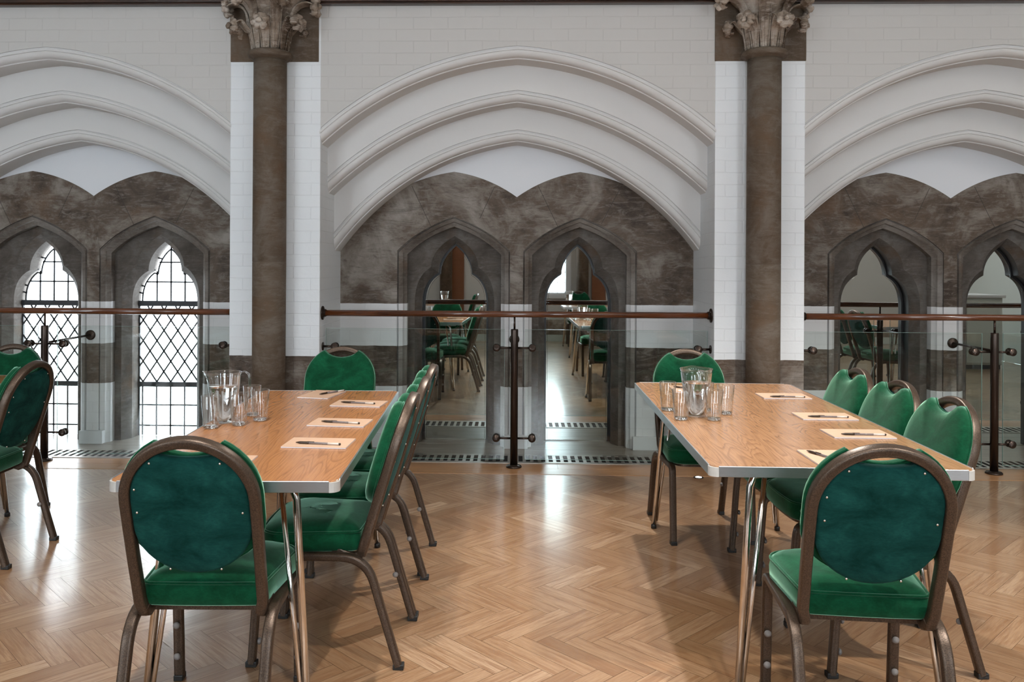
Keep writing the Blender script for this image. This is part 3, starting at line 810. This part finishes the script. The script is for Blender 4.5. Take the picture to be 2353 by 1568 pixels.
# ------------------------------------------------------------------ tables
def make_table(x, y, rz, W, L, lam, label, name, legoff, group=None):
    root = empty('folding_table', (x, y, 0), rz, label, 'table', group)
    T = .784; r = .030
    def rl(w, l, r, z): return [(px, py, z) for px, py in rrect(w, l, r, 5)]
    t = MB(); t.loft([rl(W - .010, L - .010, r, T - .028), rl(W - .010, L - .010, r, T - .0008), rl(W - .012, L - .012, r, T)], True, False, True); t.build('tabletop', lam, root)
    e = MB(); th = .0055
    for sx in (-1, 1): e.box(sx * W / 2 - (th if sx > 0 else 0), sx * W / 2 + (th if sx < 0 else 0), -L / 2 + r, L / 2 - r, T - .034, T + .0012)
    for sy in (-1, 1): e.box(-W / 2 + r, W / 2 - r, sy * L / 2 - (th if sy > 0 else 0), sy * L / 2 + (th if sy < 0 else 0), T - .034, T + .0012)
    e.build('metal_edging', M['alu'], root, bevel=.0012, seg=1)
    for sx in (-1, 1):
        for sy in (-1, 1):
            c = MB(); cx, cy = sx * (W / 2 - r), sy * (L / 2 - r)
            arc = [(math.radians(a)) for a in range(0, 91, 15)]
            o_ = [(cx + sx * r * math.cos(a), cy + sy * r * math.sin(a)) for a in arc]; i_ = [(cx + sx * (r - .010) * math.cos(a), cy + sy * (r - .010) * math.sin(a)) for a in arc]
            c.loft([[(px, py, T - .034) for px, py in o_ + i_[::-1]], [(px, py, T - .003) for px, py in o_ + i_[::-1]]], True, False, True); c.build('corner_cap', M['cap'], root)
    u = MB(); u.box(-W / 2 + .07, W / 2 - .07, -.02, .02, T - .05, T - .028)
    for sy in (-1, 1): u.box(-W / 2 + .09, W / 2 - .09, sy * (L / 2 - .14) + legoff - .018, sy * (L / 2 - .14) + legoff + .018, T - .052, T - .028)
    u.build('underframe', M['alu'], root)
    for sx in (-1, 1):
        for sy in (-1, 1):
            xt, yt = sx * (W / 2 - .150), sy * (L / 2 - .115) + legoff; xf, yf = sx * (W / 2 - .098), sy * (L / 2 - .065) + legoff
            l = MB(); P0 = Vector((xt, yt, T - .05)); P1 = Vector((xf, yf, .012)); d = (P1 - P0)
            l.tube([tuple(P0 + Vector((-sx * .03, 0, .012))), tuple(P0 + Vector((-sx * .010, 0, .004))), tuple(P0 + d * .04), tuple(P1)], .0125, 14)
            q0 = P0 + Vector((-sx * .046, 0, 0)); q1 = P1 + Vector((-sx * .014, 0, .03))
            l.tube([tuple(q0), tuple(q1)], .0085, 12)
            o = l.build('leg', M['chrome'], root)
            f = MB(); f.lathe([(.015, 0), (.015, .018), (.012, .024)], (xf, yf, 0), 14); f.build('rubber_foot', M['black'], o)
    return root
make_table(-.922, -2.490, math.radians(2.2), .703, 1.832, M['lamL'], 'wood-topped folding table on the left with four pads along its right side', 'l', -.02)
make_table(1.083, -2.150, math.radians(-.7), .864, 1.985, M['lamR'], 'wide wood-topped folding table on the right with a water jug and five glasses', 'r', -.05)
make_table(-3.13, -2.10, 0, .70, 1.98, M['lamL'], 'wood-topped table of which only a corner shows at the left edge', 'a', -.05)

# ------------------------------------------------------------------ jugs, glasses
TZ = .7848
def make_glass():
    root = empty('drinking_glass'); h = .130
    g = MB(); g.lathe([(.0, 0), (.028, .0), (.0295, .004), (.0315, .03), (.0385, h - .001), (.0378, h), (.0368, h - .001), (.0298, .03), (.0275, .012), (.0, .011)], n=36, caps=False)
    g.build('tumbler', M['thin'], root)
    g = MB(); g.lathe([(.0, .001), (.0275, .001), (.0285, .0105), (.0, .0105)], n=30, caps=False); g.build('thick_base', M['glass'], root); return root
def make_jug():
    root = empty('water_jug'); h = .208; n = 48
    prof = [(.0, 0), (.044, 0), (.0465, .004), (.0695, h)]
    inner = [(.0665, h), (.0435, .012), (.0, .011)]
    g = MB(); loops = []
    def ring(r, z, spout=0):
        L = []
        for i in range(n):
            a = 2 * PI * i / n; k = max(0, math.cos(a - PI)) ** 14 * spout
            L.append(((r + .016 * k) * math.cos(a), r * math.sin(a), z + .003 * k))
        return L
    g.loft([ring(.0005, 0), ring(.044, 0), ring(.0465, .004), ring(.064, h * .78), ring(.0675, h * .92, .5), ring(.0705, h, 1), ring(.0675, h, 1), ring(.0648, h * .92, .5), ring(.0612, h * .78), ring(.0438, .012), ring(.0005, .011)], True, True)
    g.build('jug_body', M['thin'], root)
    hd = MB(); hd.sweep([(.066, 0, h - .004), (.085, 0, h + .001), (.100, 0, h - .010), (.104, 0, h - .035), (.102, 0, h - .09), (.096, 0, h - .115)], rrect(.005, .020, .002), (0, 1, 0)); hd.build('handle', M['thin'], root)
    w = MB(); w.lathe([(.0, .0125), (.0430, .0125), (.0596, .146), (.0596, .1475), (.0, .1475)], n=n, caps=False); w.build('water', M['water'], root)
    return root
jug = make_jug(); gl = make_glass()
place(jug, (-1.211, -2.463, TZ), math.radians(8), 'jug of water with a handle on the left table', 'jug')
place(copy_tree(jug), (.790, -2.205, TZ), math.radians(-88), 'jug of water with its handle towards us on the right table', 'jug')
firstg = True
for x, y, lab in ((-1.219, -2.590, 'empty glass at the left of the four, in front of the left table jug'), (-1.128, -2.524, 'empty glass just in front and right of the left table jug'),
                  (-1.140, -2.312, 'rearmost empty glass, behind and right of the left table jug'), (-1.071, -2.425, 'rightmost empty glass on the left table'),
                  (.690, -2.070, 'empty glass left of and behind the right table jug'), (.706, -2.298, 'empty glass in front and left of the right table jug'),
                  (.846, -2.300, 'empty glass in front and right of the right table jug'), (.931, -2.150, 'rightmost empty glass on the right table'),
                  (.858, -2.075, 'empty glass partly hidden behind the right table jug')):
    o = gl if firstg else copy_tree(gl); firstg = False
    place(o, (x, y, TZ), random.random() * 6, lab, 'glass', 'glasses on the left table' if x < 0 else 'glasses on the right table')

# ------------------------------------------------------------------ notepads and pens
def make_pad():
    root = empty('notepad'); a, c = .118, .080
    p = MB(); p.box(-a, a, -c, c, 0, .0035); p.build('pages', M['paper'], root)
    p = MB(); p.box(-a, a, -c, c, .0035, .0048); p.build('cover', M['card'], root); return root
def make_pen():
    root = empty('ballpoint_pen')
    p = MB(); p.lathe([(.0038, -.045), (.0038, .048)], (0, 0, .0048), 8, axis='x'); p.build('barrel', M['penclear'], root)
    p = MB(); p.lathe([(.0039, .034), (.0039, .078)], (0, 0, .0048), 8, axis='x'); p.build('clear_end', M['penclear2'], root)
    p = MB(); p.lathe([(.0014, -.088), (.0045, -.072), (.0048, -.045), (.0044, -.038)], (0, 0, .0048), 10, axis='x'); p.box(-.045, -.018, -.0016, .0016, .0085, .0100); p.build('cap', M['penblack'], root)
    p = MB(); p.lathe([(.0042, .076), (.0042, .081), (.002, .083)], (0, 0, .0048), 8, axis='x'); p.build('end_plug', M['penblack'], root); return root
pad = make_pad(); pen = make_pen(); fp = [True]
def padpen(x, y, deg, lab, grp, px=None, py=None, pdeg=None, penlab=None, nopen=False):
    o = pad if fp[0] else copy_tree(pad)
    place(o, (x, y, TZ), math.radians(deg), lab, 'notepad', grp)
    if not nopen:
        q = pen if fp[0] else copy_tree(pen)
        place(q, (px, py, TZ + .0048), math.radians(pdeg), penlab, 'pen', grp.replace('notepads', 'pens'))
    fp[0] = False
A, Bq = 'notepads on the left table', 'notepads on the right table'
padpen(-.720, -2.860, -2, 'cream notepad with a pen, nearest of the three along the left table side', A, -.712, -2.898, -8, 'black-capped pen on the nearest side pad of the left table')
padpen(-.725, -2.460, -4, 'cream notepad with a pen, middle of the three along the left table side', A, -.716, -2.490, -13, 'black-capped pen on the middle side pad of the left table')
padpen(-.735, -1.985, -5, 'cream notepad with a pen, farthest of the three along the left table side', A, -.735, -2.005, -12, 'black-capped pen on the farthest side pad of the left table')
padpen(-.972, -1.722, 80, 'cream notepad at the far end of the left table', A, -.925, -1.690, 55, 'pen lying across the pad at the far end of the left table')
padpen(-.955, -3.20, 92, 'cream notepad mostly hidden behind the nearest left table chair', A, nopen=True)
padpen(1.347, -1.627, 0, 'cream notepad with a pen, farthest of the three along the right table side', Bq, 1.352, -1.690, -3, 'black-capped pen on the farthest side pad of the right table')
padpen(1.349, -2.195, 0, 'cream notepad with a pen, middle of the three along the right table side', Bq, 1.352, -2.240, -4, 'black-capped pen on the middle side pad of the right table')
padpen(1.341, -2.575, 0, 'cream notepad with a pen, nearest of the three along the right table side', Bq, 1.350, -2.620, -2, 'black-capped pen on the nearest side pad of the right table')
padpen(1.083, -3.005, 90, 'cream notepad with a pen behind the back of the nearest right table chair', Bq, 1.060, -3.005, -68, 'pen on the pad behind the nearest right table chair')
padpen(.905, -1.42, 88, 'cream notepad at the far end of the right table, behind the glasses', Bq, .90, -1.44, -50, 'pen on the pad behind the right table glasses')

# ------------------------------------------------------------------ the rest of the room, seen in the mirrors
b = MB(); b.box(XL, XR, YB, .8, ZT, ZT + .1); struct(b.build('ceiling', M['ceil']))
b = MB(); b.box(XL - .15, XL, YB, .8, 0, ZT); struct(b.build('wall_left', M['rearwall']))
b = MB(); b.box(XR, XR + .15, YB, .8, 0, ZT); struct(b.build('wall_right', M['palewall']))
# rear wall with window openings
wins = [(-6.6, -5.4), (-4.6, -3.4), (-.35, .92), (3.6, 4.8)]
b = MB(); x = XL; zs, zt = .90, 3.6
for a, c in wins: b.box(x, a, YB - .3, YB, 0, ZT); b.box(a, c, YB - .3, YB, 0, zs); b.box(a, c, YB - .3, YB, zt, ZT); x = c
b.box(x, XR, YB - .3, YB, 0, ZT); struct(b.build('wall_rear', M['rearwall']))
for i, (a, c) in enumerate(wins):
    w = empty('window_%d' % (7 + i), ((a + c) / 2, YB - .15, zs)); w['kind'] = 'structure'
    hw = (c - a) / 2; hh = zt - zs
    p = MB(); p.box(-hw, hw, -.004, .004, 0, hh); p.build('pane', M['pane'], w)
    l = MB(); k = -hw
    while k < hw + .01: l.box(k - .006, k + .006, .004, .014, 0, hh); k += .14
    k = 0
    while k < hh: l.box(-hw, hw, .004, .014, k - .006, k + .006); k += .19
    l.build('lead_cames', M['lead'], w)
    f = MB(); f.box(-hw - .10, -hw, .0, .17, -.05, hh + .05); f.box(hw, hw + .10, .0, .17, -.05, hh + .05); f.box(-hw - .1, hw + .1, 0, .22, -.10, 0); f.build('stone_frame', M['plinth'], w)
b = MB(); b.box(XL, XR, YB, YB + .05, 0, .12); struct(b.build('baseboard_rear', M['palewall']))
b = MB(); b.box(XL, XR, YB, YB + .03, .12, .40)
o = b.build('trim_carved_band', M['carve']); o.name = 'trim_5'; struct(o)
for i, x in enumerate((-1.31, 1.22, 2.9, -2.9)):
    b = MB(); b.lathe([(.115, .4), (.115, 3.4)], (x, YB + .13, 0), 24); b.lathe([(.16, .0), (.16, .3), (.12, .42)], (x, YB + .17, 0), 24)
    o = b.build('stone_shaft', M['stonebrown']); o.name = 'trim_%d' % (6 + i); struct(o)
for i, (a, c) in enumerate(((-1.2, -.98), (1.40, 1.66), (2.2, 2.6))):
    b = MB(); b.box(a, c, YB, YB + .06, .42, ZT); o = b.build('trim_brick', M['redbrick']); o.name = 'trim_%d' % (10 + i); struct(o)
make_table(1.12, -6.05, 0, .80, 1.95, M['lamR'], 'wood-topped table behind the camera, seen reflected in the middle bay right mirror', 'm', 0)
make_table(-1.35, -6.15, 0, .80, 1.95, M['lamL'], 'wood-topped table behind the camera, reflected in the middle bay left mirror', 'm', 0)
place(copy_tree(jug), (.88, -6.3, TZ), 1, 'jug of water seen only as a reflection in the middle bay right mirror', 'jug')
place(copy_tree(jug), (-1.16, -5.75, TZ), 1, 'jug of water seen only as a reflection in the middle bay left mirror', 'jug')
chair(1.45, -5.7, 90, 'green chair reflected beside the table in the middle bay right mirror', GM)
chair(1.12, -7.15, 0, 'green chair reflected behind the jug in the middle bay right mirror', GM)
chair(-.92, -5.9, 90, 'green chair reflected at the right in the middle bay left mirror', GM)
make_table(4.35, -2.3, 0, .80, 1.95, M['lamR'], 'table outside the photo on the right, hinted at in the right bay mirror', 'm', 0)
chair(3.98, -2.05, -90, 'green chair reflected farther left in the mirror beside the right column', GM)
chair(4.02, -1.60, -95, 'green chair reflected farther right in the mirror beside the right column', GM)
cb = empty('white_cabinet', (6.3, -4.5, 0), 0, 'pale low cabinet reflected in the mirror at the right edge', 'cabinet')
b = MB(); b.box(-.5, .5, -.35, .35, .06, 1.0); b.build('body', M['palewall'], cb, bevel=.01)
b = MB(); b.box(-.53, .53, -.38, .38, 1.0, 1.04); b.build('worktop', M['plinth'], cb, bevel=.005)
b = MB(); b.box(-.49, -.005, .35, .362, .09, .97); b.box(.005, .49, .35, .362, .09, .97); b.build('door', M['palewall'], cb, bevel=.003)
b = MB(); b.box(-.48, .48, -.33, .33, 0, .06); b.build('toe_kick', M['black'], cb)

# ------------------------------------------------------------------ light
w = bpy.data.worlds.new('world'); bpy.context.scene.world = w; w.use_nodes = True
bg = w.node_tree.nodes['Background']; bg.inputs[0].default_value = (.90, .95, 1.0, 1); bg.inputs[1].default_value = 9.5
def area(name, loc, rot, sx, sy, power, col):
    l = bpy.data.lights.new(name, 'AREA'); l.shape = 'RECTANGLE'; l.size = sx * S; l.size_y = sy * S; l.energy = power; l.color = col
    o = bpy.data.objects.new(name, l); C.objects.link(o); o.location = [c * S for c in loc]; o.rotation_euler = rot; return o
def spot(name, loc, tgt, power, col, cone=70, size=.055, blend=.5):
    l = bpy.data.lights.new(name, 'SPOT'); l.energy = power; l.color = col; l.spot_size = math.radians(cone); l.spot_blend = blend; l.shadow_soft_size = size
    o = bpy.data.objects.new(name, l); C.objects.link(o); o.location = [c * S for c in loc]
    d = Vector(tgt) - Vector(loc); o.rotation_euler = d.to_track_quat('-Z', 'Y').to_euler(); return o
area('fill_light_near', (0, -5.2, 4.5), (0, 0, 0), 8, 3.2, 40, (1, .97, .94))  # added overhead fill for the soft ambient level, no real fitting
area('fill_light_front', (0, -2.4, 4.5), (0, 0, 0), 8, 1.0, 14, (1, .97, .94))  # weaker added fill overhead, nearer the arcade
for i, (a, c) in enumerate(wins):
    area('rear_window_daylight', ((a + c) / 2, YB - .32, 2.2), (math.radians(90), 0, 0), c - a, 2.6, 43, (.82, .92, 1))
area('fill_light_right', (5.9, -4.2, 4.5), (0, 0, 0), 2.4, 3.2, 60, (1, .97, .94))  # added fill that brightens the pale right wall in the mirrors
spot('spotlight_left', (-.85, -3.7, 4.4), (-.75, -2.3, 0), 250, (1, .95, .88), 60)
spot('spotlight_rear_left', (-.80, -4.95, 4.4), (-.75, -3.3, 0), 215, (1, .95, .88), 58)
spot('spotlight_rear_right', (1.20, -4.95, 4.4), (1.15, -3.3, 0), 225, (1, .95, .88), 58)
spot('spotlight_right', (.85, -.16, 4.0), (1.15, -2.7, 0), 430, (1, .95, .88), 62)
spot('spotlight_far_left', (-3.4, -5.2, 4.4), (-3.0, -2.2, 0), 80, (1, .95, .88), 60)
spot('spotlight_far_right', (3.3, -4.6, 4.4), (2.7, -2.4, 0), 560, (1, .95, .88), 66)

sc = bpy.context.scene
sc.view_settings.view_transform = 'Standard'; sc.view_settings.look = 'None'; sc.view_settings.gamma = 1; sc.view_settings.use_curve_mapping = False
sc.view_settings.exposure = 0.0
sc.cycles.use_adaptive_sampling = True; sc.cycles.adaptive_threshold = .06
sc.cycles.max_bounces = 8; sc.cycles.transparent_max_bounces = 20; sc.cycles.transmission_bounces = 8; sc.cycles.glossy_bounces = 5; sc.cycles.diffuse_bounces = 3
sc.cycles.caustics_refractive = False; sc.cycles.sample_clamp_indirect = 5
